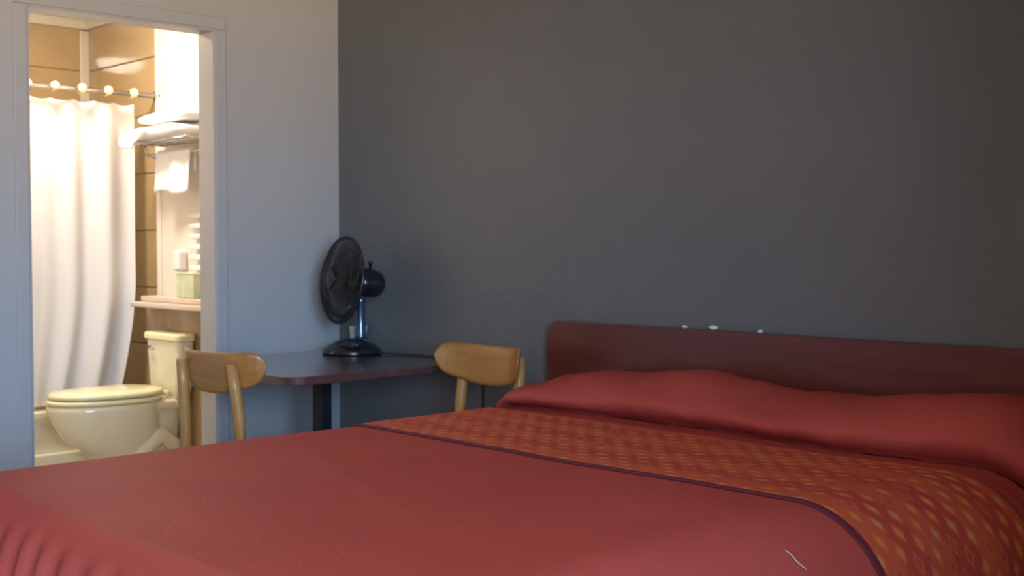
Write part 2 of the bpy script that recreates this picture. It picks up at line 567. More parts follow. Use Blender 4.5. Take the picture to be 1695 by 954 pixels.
cyL, cyR = -1.42, -0.10
H0 = RZ - 0.045
bm = bmesh.new()
NU, NV = 260, 44
grid = []
for j in range(NV + 1):
    v = j / NV
    row = []
    for i in range(NU + 1):
        u = i / NU
        z = H0 - v * (H0 - 0.388)
        zz = (H0 - z)
        # right hem gathers inward towards the bottom; tucked just inside the apron line
        yR = cyR - 0.17 * max(0, (zz - 0.9) / 0.85) ** 1.6
        y = cyL + u * (yR - cyL)
        # flatter sheet in the middle, deep soft pleats to the right
        amp = 0.003 + 0.030 * max(0.0, min(1.0, (u - 0.62) / 0.2)) + 0.003 * math.sin(u * 17)
        if u < 0.25:
            amp += 0.012 * (0.25 - u) / 0.25
        ph = u * 44 + 1.1 * math.sin(u * 9 + 0.5) + 0.25 * math.sin(3.0 * v + 4 * u)
        x = RX + amp * (0.75 + 0.5 * v) * math.sin(ph) + 0.004 * noise.noise(Vector((u * 14, v * 3, 0)))
        if v > 0.70:
            x -= 0.0
        # scalloped top edge hanging from rings
        if j == 0:
            z -= 0.010 * abs(math.sin(u * PI * 12))
        row.append(bm.verts.new((x - 0.062, y, z)))
    grid.append(row)
for j in range(NV):
    for i in range(NU):
        bm.faces.new((grid[j][i], grid[j][i + 1], grid[j + 1][i + 1], grid[j + 1][i]))
cur = obj('shower_curtain', bm, M['curtain'], None, smooth=True)
tag(cur, 'long white shower curtain hanging in soft folds from the metal rod', 'curtain')
for k in range(10):
    yy = cyL + (cyR - cyL) * (k + 0.25) / 9.6
    bm = lathe([(0.003, -0.022), (0.014, -0.017), (0.021, -0.006), (0.021, 0.006), (0.014, 0.017), (0.003, 0.022)], 14,
               mtx=Matrix.Translation((RX + 0.034, yy, RZ + 0.002)))
    tube([(RX + 0.022 * math.cos(a) , yy, RZ + 0.022 * math.sin(a)) for a in [2 * PI * q / 14 for q in range(14)]], 0.0025, 6, bm, closed=True)
    if k in (0, 1, 3, 5, 7, 9, 11, 12) or True:
        obj('curtain_ring', bm, M['ring'], cur, smooth=True)

# ------------------------------------------------------------------ toilet
TXc = -1.25
toilet = thing('toilet', 'cream porcelain toilet with closed lid beyond the doorway', 'toilet', (TXc, 0, 0))


def egg(cy_, hw, lf, lb, z, n=40):
    """oval: front (towards -Y) half-length lf, back half-length lb"""
    r = []
    for i in range(n):
        a = 2 * PI * i / n
        s, c = math.sin(a), math.cos(a)
        l = lf if s < 0 else lb
        pw = 0.92 if s < 0 else 0.8
        r.append(Vector((hw * math.copysign(abs(c) ** 0.95, c), cy_ + l * math.copysign(abs(s) ** pw, s), z)))
    return r


bm = bmesh.new()
rings(bm, [egg(-0.36, 0.125, 0.17, 0.20, 0.0), egg(-0.36, 0.118, 0.16, 0.195, 0.04), egg(-0.36, 0.105, 0.14, 0.19, 0.12),
           egg(-0.38, 0.115, 0.18, 0.19, 0.19), egg(-0.41, 0.155, 0.265, 0.205, 0.265), egg(-0.43, 0.178, 0.295, 0.215, 0.35),
           egg(-0.44, 0.190, 0.31, 0.22, 0.41), egg(-0.44, 0.190, 0.31, 0.22, 0.43), egg(-0.44, 0.178, 0.297, 0.21, 0.438),
           egg(-0.44, 0.12, 0.22, 0.15, 0.438), egg(-0.44, 0.09, 0.16, 0.10, 0.33)])
obj('bowl', bm, M['porcelain'], toilet, smooth=True)
bm = B(-0.13, 0.13, -0.28, -0.09, 0.385, 0.437)
obj('deck', bm, M['porcelain'], toilet, bevel=0.02, seg=4)
bm = bmesh.new()
rings(bm, [egg(-0.20, 0.09, 0.12, 0.10, 0.0, 28), egg(-0.20, 0.08, 0.12, 0.10, 0.14, 28), egg(-0.19, 0.085, 0.13, 0.09, 0.28, 28), egg(-0.19, 0.12, 0.13, 0.09, 0.39, 28)])
obj('trapway', bm, M['porcelain'], toilet, smooth=True)
for s in (-1, 1):
    ob = tube([(s * 0.085, -0.50, 0.05), (s * 0.105, -0.40, 0.12), (s * 0.112, -0.32, 0.22), (s * 0.11, -0.25, 0.27), (s * 0.10, -0.18, 0.22), (s * 0.095, -0.14, 0.10), (s * 0.09, -0.14, 0.01)],
              [0.02, 0.035, 0.042, 0.045, 0.042, 0.036, 0.034], 14)
    obj('trap_bulge', ob, M['porcelain'], toilet, smooth=True)
bm = bmesh.new()
rings(bm, [egg(-0.435, 0.186, 0.310, 0.23, 0.441), egg(-0.435, 0.192, 0.317, 0.235, 0.449), egg(-0.435, 0.192, 0.317, 0.235, 0.456), egg(-0.435, 0.184, 0.308, 0.23, 0.462)])
obj('seat', bm, M['lid'], toilet, smooth=True)
bm = bmesh.new()
rings(bm, [egg(-0.43, 0.178, 0.300, 0.225, 0.468), egg(-0.43, 0.189, 0.312, 0.232, 0.473), egg(-0.43, 0.190, 0.313, 0.232, 0.484), egg(-0.43, 0.180, 0.300, 0.225, 0.493), egg(-0.43, 0.12, 0.21, 0.17, 0.501), egg(-0.43, 0.03, 0.06, 0.05, 0.504)])
obj('lid', bm, M['lid'], toilet, smooth=True)
for s in (-1, 1):
    obj('hinge', tube([(s * 0.09, -0.195, 0.465), (s * 0.05, -0.195, 0.465)], 0.012, 12), M['lid'], toilet, smooth=True)
bm = bmesh.new()
rings(bm, [rrect(-0.135, 0.135, -0.172, -0.085, 0.437, 0.03), rrect(-0.145, 0.145, -0.175, -0.083, 0.47, 0.03), rrect(-0.165, 0.165, -0.18, -0.08, 0.716, 0.03)])
obj('tank', bm, M['porcelain'], toilet, smooth=False, bevel=0.004)
bm = bmesh.new()
rings(bm, [rrect(-0.170, 0.170, -0.186, -0.078, 0.717, 0.03), rrect(-0.176, 0.176, -0.192, -0.077, 0.724, 0.03), rrect(-0.176, 0.176, -0.192, -0.077, 0.745, 0.03), rrect(-0.168, 0.168, -0.184, -0.08, 0.754, 0.03)])
obj('tank_lid', bm, M['lid'], toilet, smooth=False, bevel=0.003)
o = obj('flush_handle', tube([(-0.10, -0.178, 0.68), (-0.10, -0.195, 0.68), (-0.05, -0.198, 0.672)], 0.006, 8), M['chrome'], toilet, smooth=True)
o['label'] = 'chrome flush handle'

# ------------------------------------------------------------------ ledge over the toilet and what stands on it
led = thing('ledge_shelf', 'pinkish beige stepped ledge on the low wall above the toilet tank', 'shelf', (0, 0, 0.873))
obj('board', B(-1.565, -0.12, -0.185, 0.0, 0.0, 0.026), M['counter'], led, bevel=0.007, seg=3)
obj('backsplash_step', B(-1.55, -0.12, -0.135, 0.0, 0.0265, 0.055), M['counter'], led, bevel=0.007, seg=3)
LZ = 0.873 + 0.055

tb = thing('tissue_box', 'pale green tissue box on the stepped ledge above the toilet', 'box', (-1.10, -0.075, LZ + 0.001))
obj('carton', B(-0.085, 0.085, -0.055, 0.055, 0, 0.115), M['tissuebox'], tb, bevel=0.004)
obj('lid_flap', B(-0.088, 0.088, -0.058, 0.058, 0.1155, 0.124), M['lid'], tb, bevel=0.003)

# slatted white rack on the wall
rk = thing('slatted_rack', 'white slatted rack on the wall over the tissue box', 'rack', (-1.10, -0.004, 1.05))
obj('back_plate', B(-0.10, 0.10, -0.004, 0.0, 0.0, 0.32), M['whiteplastic'], rk, bevel=0.002)
for k in range(6):
    obj('slat', B(-0.105, 0.105, -0.045, -0.0045, 0.012 + k * 0.052, 0.012 + k * 0.052 + 0.026), M['whiteplastic'], rk, bevel=0.006)
# small dispenser left of it
ds = thing('soap_dispenser', 'small pale soap dispenser on the wall left of the slatted rack', 'dispenser', (-1.335, -0.002, 1.06))
obj('body', B(-0.035, 0.035, -0.05, 0.0, 0.0, 0.10), M['whiteplastic'], ds, bevel=0.012, seg=3)
obj('nozzle', lathe([(0.012, 0.0), (0.009, -0.025)], 12, mtx=Matrix.Translation((0, -0.03, 0.0))), M['whiteplastic'], ds, smooth=True)

# towel shelf with bar
sh = thing('towel_shelf', 'metal rail towel shelf on the bathroom wall over the toilet', 'shelf', (-1.22, 0, 1.70))
for k in range(4):
    yy = -0.03 - k * 0.06
    obj('rail', tube([(-0.30, yy, 0), (0.32, yy, 0)], 0.006, 8), M['chrome'], sh, smooth=True)
for xx in (-0.28, 0.30):
    obj('bracket', tube([(xx, -0.004, 0.0), (xx, -0.225, 0.0)], 0.007, 8), M['chrome'], sh, smooth=True)
    obj('bracket', tube([(xx, -0.004, -0.09), (xx, -0.11, -0.055), (xx, -0.135, -0.002)], 0.006, 8), M['chrome'], sh, smooth=True)
obj('bar', tube([(-0.28, -0.105, -0.055), (0.30, -0.105, -0.055)], 0.007, 8), M['chrome'], sh, smooth=True)


def soft_box(x0, x1, y0, y1, z0, z1, seed, amp=0.008, n=5.0, droop=0.0):
    bm = bmesh.new()
    NA, NB = 36, 14
    cx_, cy_, cz_ = (x0 + x1) / 2, (y0 + y1) / 2, (z0 + z1) / 2
    ax, ay, az = (x1 - x0) / 2, (y1 - y0) / 2, (z1 - z0) / 2

    def sp_(v, e):
        return math.copysign(abs(v) ** e, v)
    rs = []
    for j in range(1, NB):
        ph = -PI / 2 + PI * j / NB
        ring = []
        for i in range(NA):
            a = 2 * PI * i / NA
            x = ax * sp_(math.cos(ph), 0.45) * sp_(math.cos(a), 0.35)
            y = ay * sp_(math.cos(ph), 0.45) * sp_(math.sin(a), 0.35)
            z = az * sp_(math.sin(ph), 0.7)
            q = Vector((cx_ + x, cy_ + y, cz_ + z))
            d = noise.noise_vector(Vector((q.x * 9, q.y * 9, q.z * 14 + seed)))
            q += Vector((d.x * amp, d.y * amp, abs(d.z) * amp if z < 0 else d.z * amp))
            q.z -= droop * max(0, (-(q.x - cx_)) / ax - 0.4) ** 2
            ring.append(q)
        rs.append(ring)
    return rings(bm, rs)


tw = obj('folded_towel', soft_box(-1.515, -0.93, -0.245, -0.015, 1.709, 1.775, 3, 0.010, droop=0.0), M['towel'], None, smooth=True)
tag(tw, 'thick white folded towel lying on the rails of the towel shelf', 'towel', 'white towels over the toilet')
tw2 = obj('folded_towel', soft_box(-1.42, -0.95, -0.225, -0.02, 1.782, 1.835, 9, 0.010), M['towel'], None, smooth=True)
tag(tw2, 'upper white folded towel of the pair on the towel shelf', 'towel', 'white towels over the toilet')
# loose corner of the lower towel drooping over the shelf end
bm = bmesh.new()
g = []
for j in range(13):
    v = j / 12
    row = []
    for i in range(17):
        u = i / 16
        x = -1.50 + 0.26 * u
        y = -0.252 - 0.008 * math.sin(u * 9 + v * 2)
        zt = 1.752
        zb = 1.668 + 0.055 * smooth_lerp([(0, 0.1), (0.35, 0), (0.6, 0.5), (1, 1.2)], u)
        row.append(bm.verts.new((x, y - 0.006 * math.sin(v * 3), zt + (zb - zt) * v)))
    g.append(row)
for j in range(12):
    for i in range(16):
        bm.faces.new((g[j][i], g[j][i + 1], g[j + 1][i + 1], g[j + 1][i]))
obj('loose_fold', bm, M['towel'], tw, smooth=True, solid=0.008)

# hanging towel on the bar
bm = bmesh.new()
g = []
NV_ = 20
for j in range(NV_ + 1):
    v = j / NV_
    row = []
    for i in range(25):
        u = i / 24
        x = -1.395 + 0.34 * u
        ripple = 0.010 * math.sin(u * 13) * min(1, abs(v - 0.35) * 3)
        if v < 0.35:
            t = 1 - v / 0.35
            y, z = -0.090 , 1.648 - t * 0.10
        elif v < 0.45:
            a = (v - 0.35) / 0.10 * PI
            y, z = -0.105 + 0.013 * math.cos(a), 1.648 + 0.012 * math.sin(a)
        else:
            t = (v - 0.45) / 0.55
            y, z = -0.118 - 0.012 * t, 1.648 - t * (0.20 - 0.012 * math.sin(u * 7))
        row.append(bm.verts.new((x, y - ripple * (1 if v > 0.4 else 0.3), z)))
    g.append(row)
for j in range(NV_):
    for i in range(24):
        bm.faces.new((g[j][i], g[j][i + 1], g[j + 1][i + 1], g[j + 1][i]))
ht = obj('hand_towel', bm, M['towel'], None, smooth=True, solid=0.006)
tag(ht, 'white hand towel hanging from the bar under the towel shelf', 'towel', 'white towels over the toilet')

# ------------------------------------------------------------------ bed
BXL, BXR, BYF, BYH = 1.44, 3.13, -2.17, -0.075     # outline of the made bed (outer face of the spread)
HB = 0.67
bed = thing('bed', 'queen bed with mattress and box spring under the red spread', 'bed', ((BXL + BXR) / 2, -1.1, 0))
bx = (BXR - BXL) / 2 - 0.03
obj('mattress', B(-bx + 0.04, bx - 0.06, -1.03, 1.015, 0.36, 0.648), M['linen'], bed, bevel=0.13, seg=6)
obj('box_spring', B(-bx + 0.035, bx - 0.035, -1.02, 1.01, 0.17, 0.359), M['linen'], bed, bevel=0.02, seg=3)
for sx_ in (-1, 1):
    for sy_ in (-1, 1):
        obj('leg', B(sx_ * (bx - 0.12) - 0.03, sx_ * (bx - 0.12) + 0.03, sy_ * 0.9 - 0.03, sy_ * 0.9 + 0.03, 0, 0.169), M['blackmetal'], bed, bevel=0.003)

hb = thing('headboard', 'wide mahogany veneer headboard with rounded corners against the dark grey wall', 'headboard', (0, 0, 0))
HX0, HX1, HT = 1.305, 3.20, 0.925
bm = bmesh.new()
pts = []
rr = 0.05
for cx_, cz_, a0 in ((HX1 - rr, HT - rr, 0), (HX0 + rr, HT - rr, 90)):
    for i in range(9):
        a = R(a0 + 90 * i / 8)
        pts.append((cx_ + rr * math.cos(a), cz_ + rr * math.sin(a)))
pts += [(HX0, 0.25), (HX1, 0.25)]
rings(bm, [[Vector((x, -0.050, z)) for x, z in pts], [Vector((x, -0.014, z)) for x, z in pts]])
obj('panel', bm, M['mahogany'], hb, bevel=0.003)
for xx in (HX0 + 0.3, HX1 - 0.3):
    obj('leg', B(xx - 0.04, xx + 0.04, -0.045, -0.015, 0, 0.249), M['mahogany'], hb, bevel=0.003)

# pillow bulge under the spread, height above the bed top along X
PH = [(1.36, 0.0), (1.42, 0.03), (1.50, 0.072), (1.60, 0.098), (1.78, 0.118), (2.07, 0.145), (2.25, 0.128), (2.45, 0.112), (2.58, 0.118), (2.80, 0.142), (2.98, 0.152), (3.08, 0.165), (3.2, 0.17), (3.4, 0.13)]
RC = 0.075          # rounding of the cloth over the mattress edge
RCN = 0.20


def drape(x, y, lift=0.0, extra=0.0):
    """flat cloth coordinate -> point on the made bed"""
    rF = 0.085
    xr, xl, yf = BXR - RCN + 0.07 * max(0.0, min(1.0, (y + 0.95) / 0.5)), BXL + 0.045, BYF + rF
    dx = max(0.0, x - xr) if x > 2.2 else min(0.0, x - xl)
    dy = min(0.0, y - yf)
    rx = RCN if dx > 0 else 0.045
    d = math.hypot(dx, dy)
    if d < 1e-6:
        q = Vector((x, y, HB))
        q.z += 0.004 * noise.noise(Vector((x * 2.2, y * 2.2, 0.3))) + 0.0015 * noise.noise(Vector((x * 9, y * 6, 1.3)))
        # a soft crease across the middle
        t = (y + 1.45) + 0.35 * (x - 2.0)
        q.z += 0.0035 * math.exp(-(t / 0.035) ** 2) * math.exp(-((x - 2.05) / 0.4) ** 2)
        q.z += extra + lift
        # sag gently towards the edges
        return q
    r = (rx * abs(dx) + rF * abs(dy)) / (abs(dx) + abs(dy))
    ux, uy = dx / d, dy / d
    dmax = r * PI / 2 + (HB - r - 0.06)
    d = min(d, dmax)
    if d < r * PI / 2:
        a = d / r
        h, v = r * math.sin(a), r * (1 - math.cos(a))
        nx, nz = math.sin(a), math.cos(a)
        fold = 0.0
    else:
        h, v = r, r + d - r * PI / 2
        nx, nz = 1.0, 0.0
        fold = min(1.0, (v - r) / 0.30)
    bx_ = min(max(x, xl), xr)
    by_ = max(y, yf)
    s = bx_ + by_ * 1.0 + (math.atan2(uy, ux) * 0.3)
    base = 0.004 * noise.noise(Vector((bx_ * 2.2, by_ * 2.2, 0.3))) * (1 - min(1, v / r))
    f2 = min(1.0, v / 0.35)
    amp = 0.034 if dy < 0 else 0.010
    if dy < 0:
        f2 = min(1.0, max(0.0, v - 0.02) / 0.22)
    wv = math.sin(s * (66 if dy < 0 else 19) + 0.9 * math.sin(s * 11))
    out = f2 * (amp * wv + 0.03)
    hh = h + out + lift * nx
    return Vector((bx_ + ux * hh, by_ + uy * hh, HB - v + base + lift * nz + extra * max(0, 1 - v / 0.25)))


def cloth_grid(name, xs, rows, mt, lift=0.0, solid=0.0, uv0=0.0):
    """rows: list of (function x -> Vector, v coordinate)"""
    bm = bmesh.new()
    uvl = bm.loops.layers.uv.new('cloth')
    V = []
    UV = {}
    for fn, vc in rows:
        r_ = []
        for x in xs:
            v = bm.verts.new(fn(x))
            UV[v] = (x, vc)
            r_.append(v)
        V.append(r_)
    for a, b in zip(V, V[1:]):
        for i in range(len(xs) - 1):
            f = bm.faces.new((a[i], a[i + 1], b[i + 1], b[i]))
            for l in f.loops:
                l[uvl].uv = UV[l.vert]
    me = bpy.data.meshes.new(name)
    bm.to_mesh(me)
    bm.free()
    me.materials.append(mt)
    for f in me.polygons:
        f.use_smooth = True
    o = bpy.data.objects.new(name, me)
    C.objects.link(o)
    if solid:
        md = o.modifiers.new('s', 'SOLIDIFY')
        md.thickness = solid
        md.offset = 1
    return o


xs = []
x = BXL - 0.52
while x < BXR + 0.50:
    xs.append(x)
    x += 0.008 if (x < BXL + 0.09 or x > BXR - 0.16) else 0.014
# pillow cross-section (dy from the headboard, fraction of height, uses the cloth coordinate for v)
PROF = [(-0.062, 0.05), (-0.066, 0.45), (-0.080, 0.72), (-0.105, 0.88), (-0.140, 0.97), (-0.185, 1.0), (-0.235, 0.985), (-0.285, 0.91), (-0.330, 0.80),
        (-0.368, 0.67), (-0.395, 0.54), (-0.408, 0.42), (-0.406, 0.31), (-0.392, 0.20), (-0.370, 0.10), (-0.348, 0.03), (-0.340, -0.05)]
rows = []
vv = 0.0
prev = None
for (py, fr) in PROF:
    def fn(x, py=py, fr=fr):
        ph = smooth_lerp(PH, x)
        wv = 0.010 * noise.noise(Vector((x * 4.1, fr * 1.5, 2.0))) + 0.004 * noise.noise(Vector((x * 15, fr * 3.0, 5.0)))
        yy = py - (0.018 * math.sin(x * 5.3) + wv * 1.5) * (1 if py < -0.2 else 0)
        q = drape(x, yy)
        w_ = 1.0
        xe = BXR - RCN + 0.07
        if x > xe:
            w_ = max(0.25, 1 - (x - xe) * 1.0)
            q.x += 0.10 * fr * min(1, (x - xe) / 0.2)
        if x < BXL + 0.045:
            w_ = max(0.0, 1 - (BXL + 0.045 - x) / 0.15)
        # two folds falling from the crown
        fold = 0.010 * math.sin(x * 16 + 5 * fr) * math.exp(-((fr - 0.7) / 0.3) ** 2) * (1 if x < 2.5 else 0.4)
        q.z += (ph * fr + (wv + fold) * fr) * w_
        return q
    rows.append((fn, py))
YS = -0.382
ys = [-0.346, -0.360, -0.38, -0.395, -0.41, -0.43, -0.455]
y = -0.48
while y > BYF + 0.12:
    ys.append(y)
    y -= 0.02
while y > BYF - 0.50:
    ys.append(y)
    y -= 0.008


def seam_dip(yy):
    return -0.006 * math.exp(-((yy + 0.39) / 0.02) ** 2)


for yy in ys:
    def fn(x, yy=yy):
        off = -(0.018 * math.sin(x * 5.3)) * max(0, 1 - (YS - yy) / 0.15)
        return drape(x, yy + off, extra=seam_dip(yy))
    rows.append((fn, yy))
spread = cloth_grid('bedspread', xs, rows, M['spread'])
tag(spread, 'brick red woven bedspread drawn over the pillows and hanging down the sides', 'bedspread')

# runner across the bed, laid on the spread
rows = []
NR = 28
for k in range(NR + 1):
    t = k / NR
    yy = -0.985 + t * 0.53
    if k in (0, NR):
        lf = 0.0025
    else:
        lf = 0.006

    def fn(x, yy=yy, lf=lf, t=t):
        off = 0.012 * math.sin(x * 2.1 + 0.6) * (1 - t) - (0.018 * math.sin(x * 5.3)) * max(0, 1 - (YS - yy) / 0.15)
        return drape(x, yy + off, lift=lf)
    rows.append((fn, t * 0.53))
xr_ = [q for q in xs if q > BXL - 0.35 and q < BXR + 0.42]
runner = cloth_grid('bed_runner', xr_, rows, M['runner'])
tag(runner, 'red and orange patterned runner laid across the bed before the pillows', 'runner')
# narrow welt on the runner's front edge
rows = []
for k in range(7):
    a = PI * k / 6

    def fn(x, a=a):
        off = 0.012 * math.sin(x * 2.1 + 0.6)
        return drape(x, -0.985 + off + 0.0045 * math.cos(a) - 0.003, lift=0.002 + 0.0045 * math.sin(a))
    rows.append((fn, 0.0))
welt = cloth_grid('welt', xr_, rows, M['runner'])
welt.parent = runner

# pillows under the spread
for px_, nm in ((1.86, 'pillow'), (2.68, 'pillow')):
    po = obj(nm, soft_box(px_ - 0.33, px_ + 0.33, -0.345, -0.085, HB - 0.006, HB + 0.085, px_, 0.004), M['linen'], None, smooth=True)
    tag(po, 'white pillow tucked under the bedspread at the %s end of the headboard' % ('left' if px_ < 2 else 'right'), 'pillow', 'pillows under the spread')

# scraps on the headboard, thread on the spread
for k, (xx, s, lab) in enumerate(((1.905, 0.008, 'small white scrap on the headboard top, leftmost of three'),
                                  (2.015, 0.0125, 'largest white scrap on the headboard top, middle of three'),
                                  (2.19, 0.0075, 'small white scrap on the headboard top, rightmost of three'))):
    bm = bmesh.new()
    bmesh.ops.create_icosphere(bm, subdivisions=2, radius=s)
    for v in bm.verts:
        v.co *= 1 + 0.35 * noise.noise(v.co * 160 + Vector((k * 9, 0, 0)))
        v.co.x *= 1.25
        v.co.z = v.co.z * 0.62 + s * 0.5
    zmin = min(v.co.z for v in bm.verts)
    for v in bm.verts:
        v.co += Vector((xx, -0.036, HT + 0.0005 - zmin))
    o = obj('paper_scrap', bm, M['paper'], None, smooth=True)
    tag(o, lab, 'scrap', 'white scraps on the headboard')


def on_bed(x, y, h=0.004):
    q = drape(x, y)
    return q + Vector((0, 0, h))


# ------------------------------------------------------------------ table
tbl = thing('cafe_table', 'dark walnut rectangular table with rounded corners on a black pedestal', 'table', (0.50, -0.44, 0))
TH = 0.75
bm = bmesh.new()
rings(bm, [rrect(-0.40, 0.41, -0.40, 0.425, TH - 0.03, 0.06), rrect(-0.40, 0.41, -0.40, 0.425, TH, 0.06)])
obj('tabletop', bm, M['walnut'], tbl, bevel=0.004, seg=2)
obj('column', B(-0.027, 0.027, -0.027, 0.027, 0.04, TH - 0.045), M['blackmetal'], tbl, bevel=0.006)
obj('mounting_plate', B(-0.14, 0.14, -0.14, 0.14, TH - 0.044, TH - 0.031), M['blackmetal'], tbl, bevel=0.002)
for a in (45, 135):
    rz = Matrix.Rotation(R(a), 4, 'Z')
    bm = B(-0.28, 0.28, -0.03, 0.03, 0.012, 0.039)
    bm.transform(rz)
    obj('foot_bar', bm, M['blackmetal'], tbl, bevel=0.008)
for sx_, sy_ in ((0.7, 0.7), (-0.7, 0.7), (0.7, -0.7), (-0.7, -0.7)):
    obj('glide', lathe([(0.018, 0), (0.018, 0.0115)], 14, mtx=Matrix.Translation((sx_ * 0.25, sy_ * 0.25, 0))), M['black_rubber'], tbl)

# ------------------------------------------------------------------ fan on the table
FX, FY = 0.315, -0.165
fan = thing('desk_fan', 'black oscillating desk fan turned to the left on the dark table', 'fan', (FX, FY, TH + 0.0008))
obj('base', lathe([(0.01, 0.0), (0.117, 0.0), (0.121, 0.007), (0.115, 0.020), (0.09, 0.037), (0.055, 0.052), (0.03, 0.06), (0.012, 0.062)], 48), M['black'], fan, smooth=True)
obj('control_panel', B((0.062, 0.105, -0.062, -0.030, 0.030, 0.040),), M['black'], fan, bevel=0.004)
for k in range(3):
    o = obj('speed_button', lathe([(0.0075, 0), (0.007, 0.007), (0.004, 0.009)], 12, mtx=Matrix.Translation((0.070 + k * 0.013, -0.045 - 0.0 * k, 0.040))), M['bluesteel'], fan, smooth=True)
obj('pole', lathe([(0.026, 0.058), (0.021, 0.075), (0.0185, 0.14), (0.0185, 0.21), (0.022, 0.24)], 24, mtx=Matrix.Translation((0.03, 0.022, 0))), M['bluesteel'], fan, smooth=True)
HC = Vector((0.03, 0.022, 0.288))
az = R(262)          # facing direction of the fan in the XY plane
el = R(7)
fd = Vector((math.cos(az) * math.cos(el), math.sin(az) * math.cos(el), math.sin(el)))
sd = fd.cross(Vector((0, 0, 1))).normalized()
up = sd.cross(fd).normalized()
FM = Matrix(((sd.x, up.x, fd.x, HC.x), (sd.y, up.y, fd.y, HC.y), (sd.z, up.z, fd.z, HC.z), (0, 0, 0, 1)))   # local z = fan axis
obj('motor_housing', lathe([(0.010, -0.100), (0.032, -0.097), (0.050, -0.082), (0.058, -0.055), (0.060, -0.02), (0.056, 0.010), (0.046, 0.022), (0.01, 0.024)], 32, mtx=FM), M['black'], fan, smooth=True)
obj('tilt_neck', tube([(0.03, 0.022, 0.235), (0.03, 0.022, 0.262), (HC.x, HC.y, HC.z - 0.03)], [0.024, 0.024, 0.030], 16), M['black'], fan, smooth=True)
kb = lathe([(0.006, 0), (0.006, 0.022), (0.010, 0.024), (0.010, 0.034), (0.004, 0.036)], 12,
           mtx=Matrix.Translation(HC - fd * 0.045 + Vector((0, 0, 0.055))))
obj('oscillation_knob', kb, M['black'], fan, smooth=True)
GZ = 0.085     # centre plane of the cage
GR = 0.172


def cage_r(rad, side):
    t = rad / GR
    return GZ + side * (0.046 * (1 - t ** 3.2) + 0.003)


for side, nm in ((1, 'front_grille'), (-1, 'rear_grille')):
    bm = bmesh.new()
    nr = 96
    for k in range(nr):
        a = 2 * PI * k / nr
        pts = []
        for j in range(8):
            rad = 0.035 + (GR - 0.035) * j / 7
            a2 = a + 0.25 * (j / 7)
            pts.append(FM @ Vector((rad * math.cos(a2), rad * math.sin(a2), cage_r(rad, side))))
        tube(pts, 0.0013, 4, bm)
    for rad in (0.035, 0.08, 0.13):
        tube([FM @ Vector((rad * math.cos(2 * PI * q / 40), rad * math.sin(2 * PI * q / 40), cage_r(rad, side))) for q in range(40)], 0.0016, 5, bm, closed=True)
    obj(nm, bm, M['blackwire'], fan, smooth=True)
obj('grille_rim', tube([FM @ Vector((GR * math.cos(2 * PI * q / 64), GR * math.sin(2 * PI * q / 64), GZ)) for q in range(64)], 0.0055, 8, None, closed=True), M['black'], fan, smooth=True)
obj('grille_badge', lathe([(0.038, 0.0), (0.037, 0.005), (0.02, 0.008), (0.004, 0.009)], 24, mtx=FM @ Matrix.Translation((0, 0, GZ + 0.047))), M['black'], fan, smooth=True)
obj('blade_hub', lathe([(0.03, -0.022), (0.033, 0.0), (0.028, 0.018), (0.012, 0.028)], 24, mtx=FM @ Matrix.Translation((0, 0, GZ - 0.008))), M['blade'], fan, smooth=True)
for b_ in range(3):
    a0 = 2 * PI * b_ / 3 + 0.5
    bm = bmesh.new()
    G_ = []
    for j in range(9):
        t = j / 8
        rad = 0.028 + 0.122 * t
        wdt = R(24 + 26 * math.sin(min(1, t * 1.15) * PI * 0.62)) * (1.0 if t < 0.8 else 1 - (t - 0.8) * 1.6)
        row = []
        for i in range(7):
            s = i / 6 - 0.5
            a = a0 + s * 2 * wdt * (0.75) + 0.25 * t
            row.append(bm.verts.new(FM @ Vector((rad * math.cos(a), rad * math.sin(a), GZ + 0.030 * s * 1.3))))
        G_.append(row)
    for j in range(8):
        for i in range(6):
            bm.faces.new((G_[j][i], G_[j][i + 1], G_[j + 1][i + 1], G_[j + 1][i]))
    obj('blade', bm, M['blade'], fan, smooth=True, solid=0.002)
# cord running right along the wall
cp = [(0.10, 0.03, 0.012), (0.14, 0.06, 0.006), (0.20, 0.10, 0.004), (0.30, 0.118, 0.004), (0.42, 0.120, 0.004), (0.54, 0.118, 0.004), (0.595, 0.135, 0.002), (0.605, 0.157, -0.02), (0.605, 0.161, -0.10), (0.605, 0.162, -0.40)]
obj('cord', tube(cp, 0.0032, 8), M['black_rubber'], fan, smooth=True)

cup = thing('paper_cup', 'white paper cup on the table behind the fan pole', 'cup', (0.195, -0.045, TH + 0.0008))
obj('cup_wall', lathe([(0.026, 0.0), (0.027, 0.002), (0.038, 0.098), (0.0395, 0.1), (0.0375, 0.1), (0.0365, 0.098), (0.0255, 0.004), (0.002, 0.004)], 32), M['paper'], cup, smooth=True)

# ------------------------------------------------------------------ chairs
def leg_mesh(pts, rad, seg=12):
    return tube(pts, rad, seg)


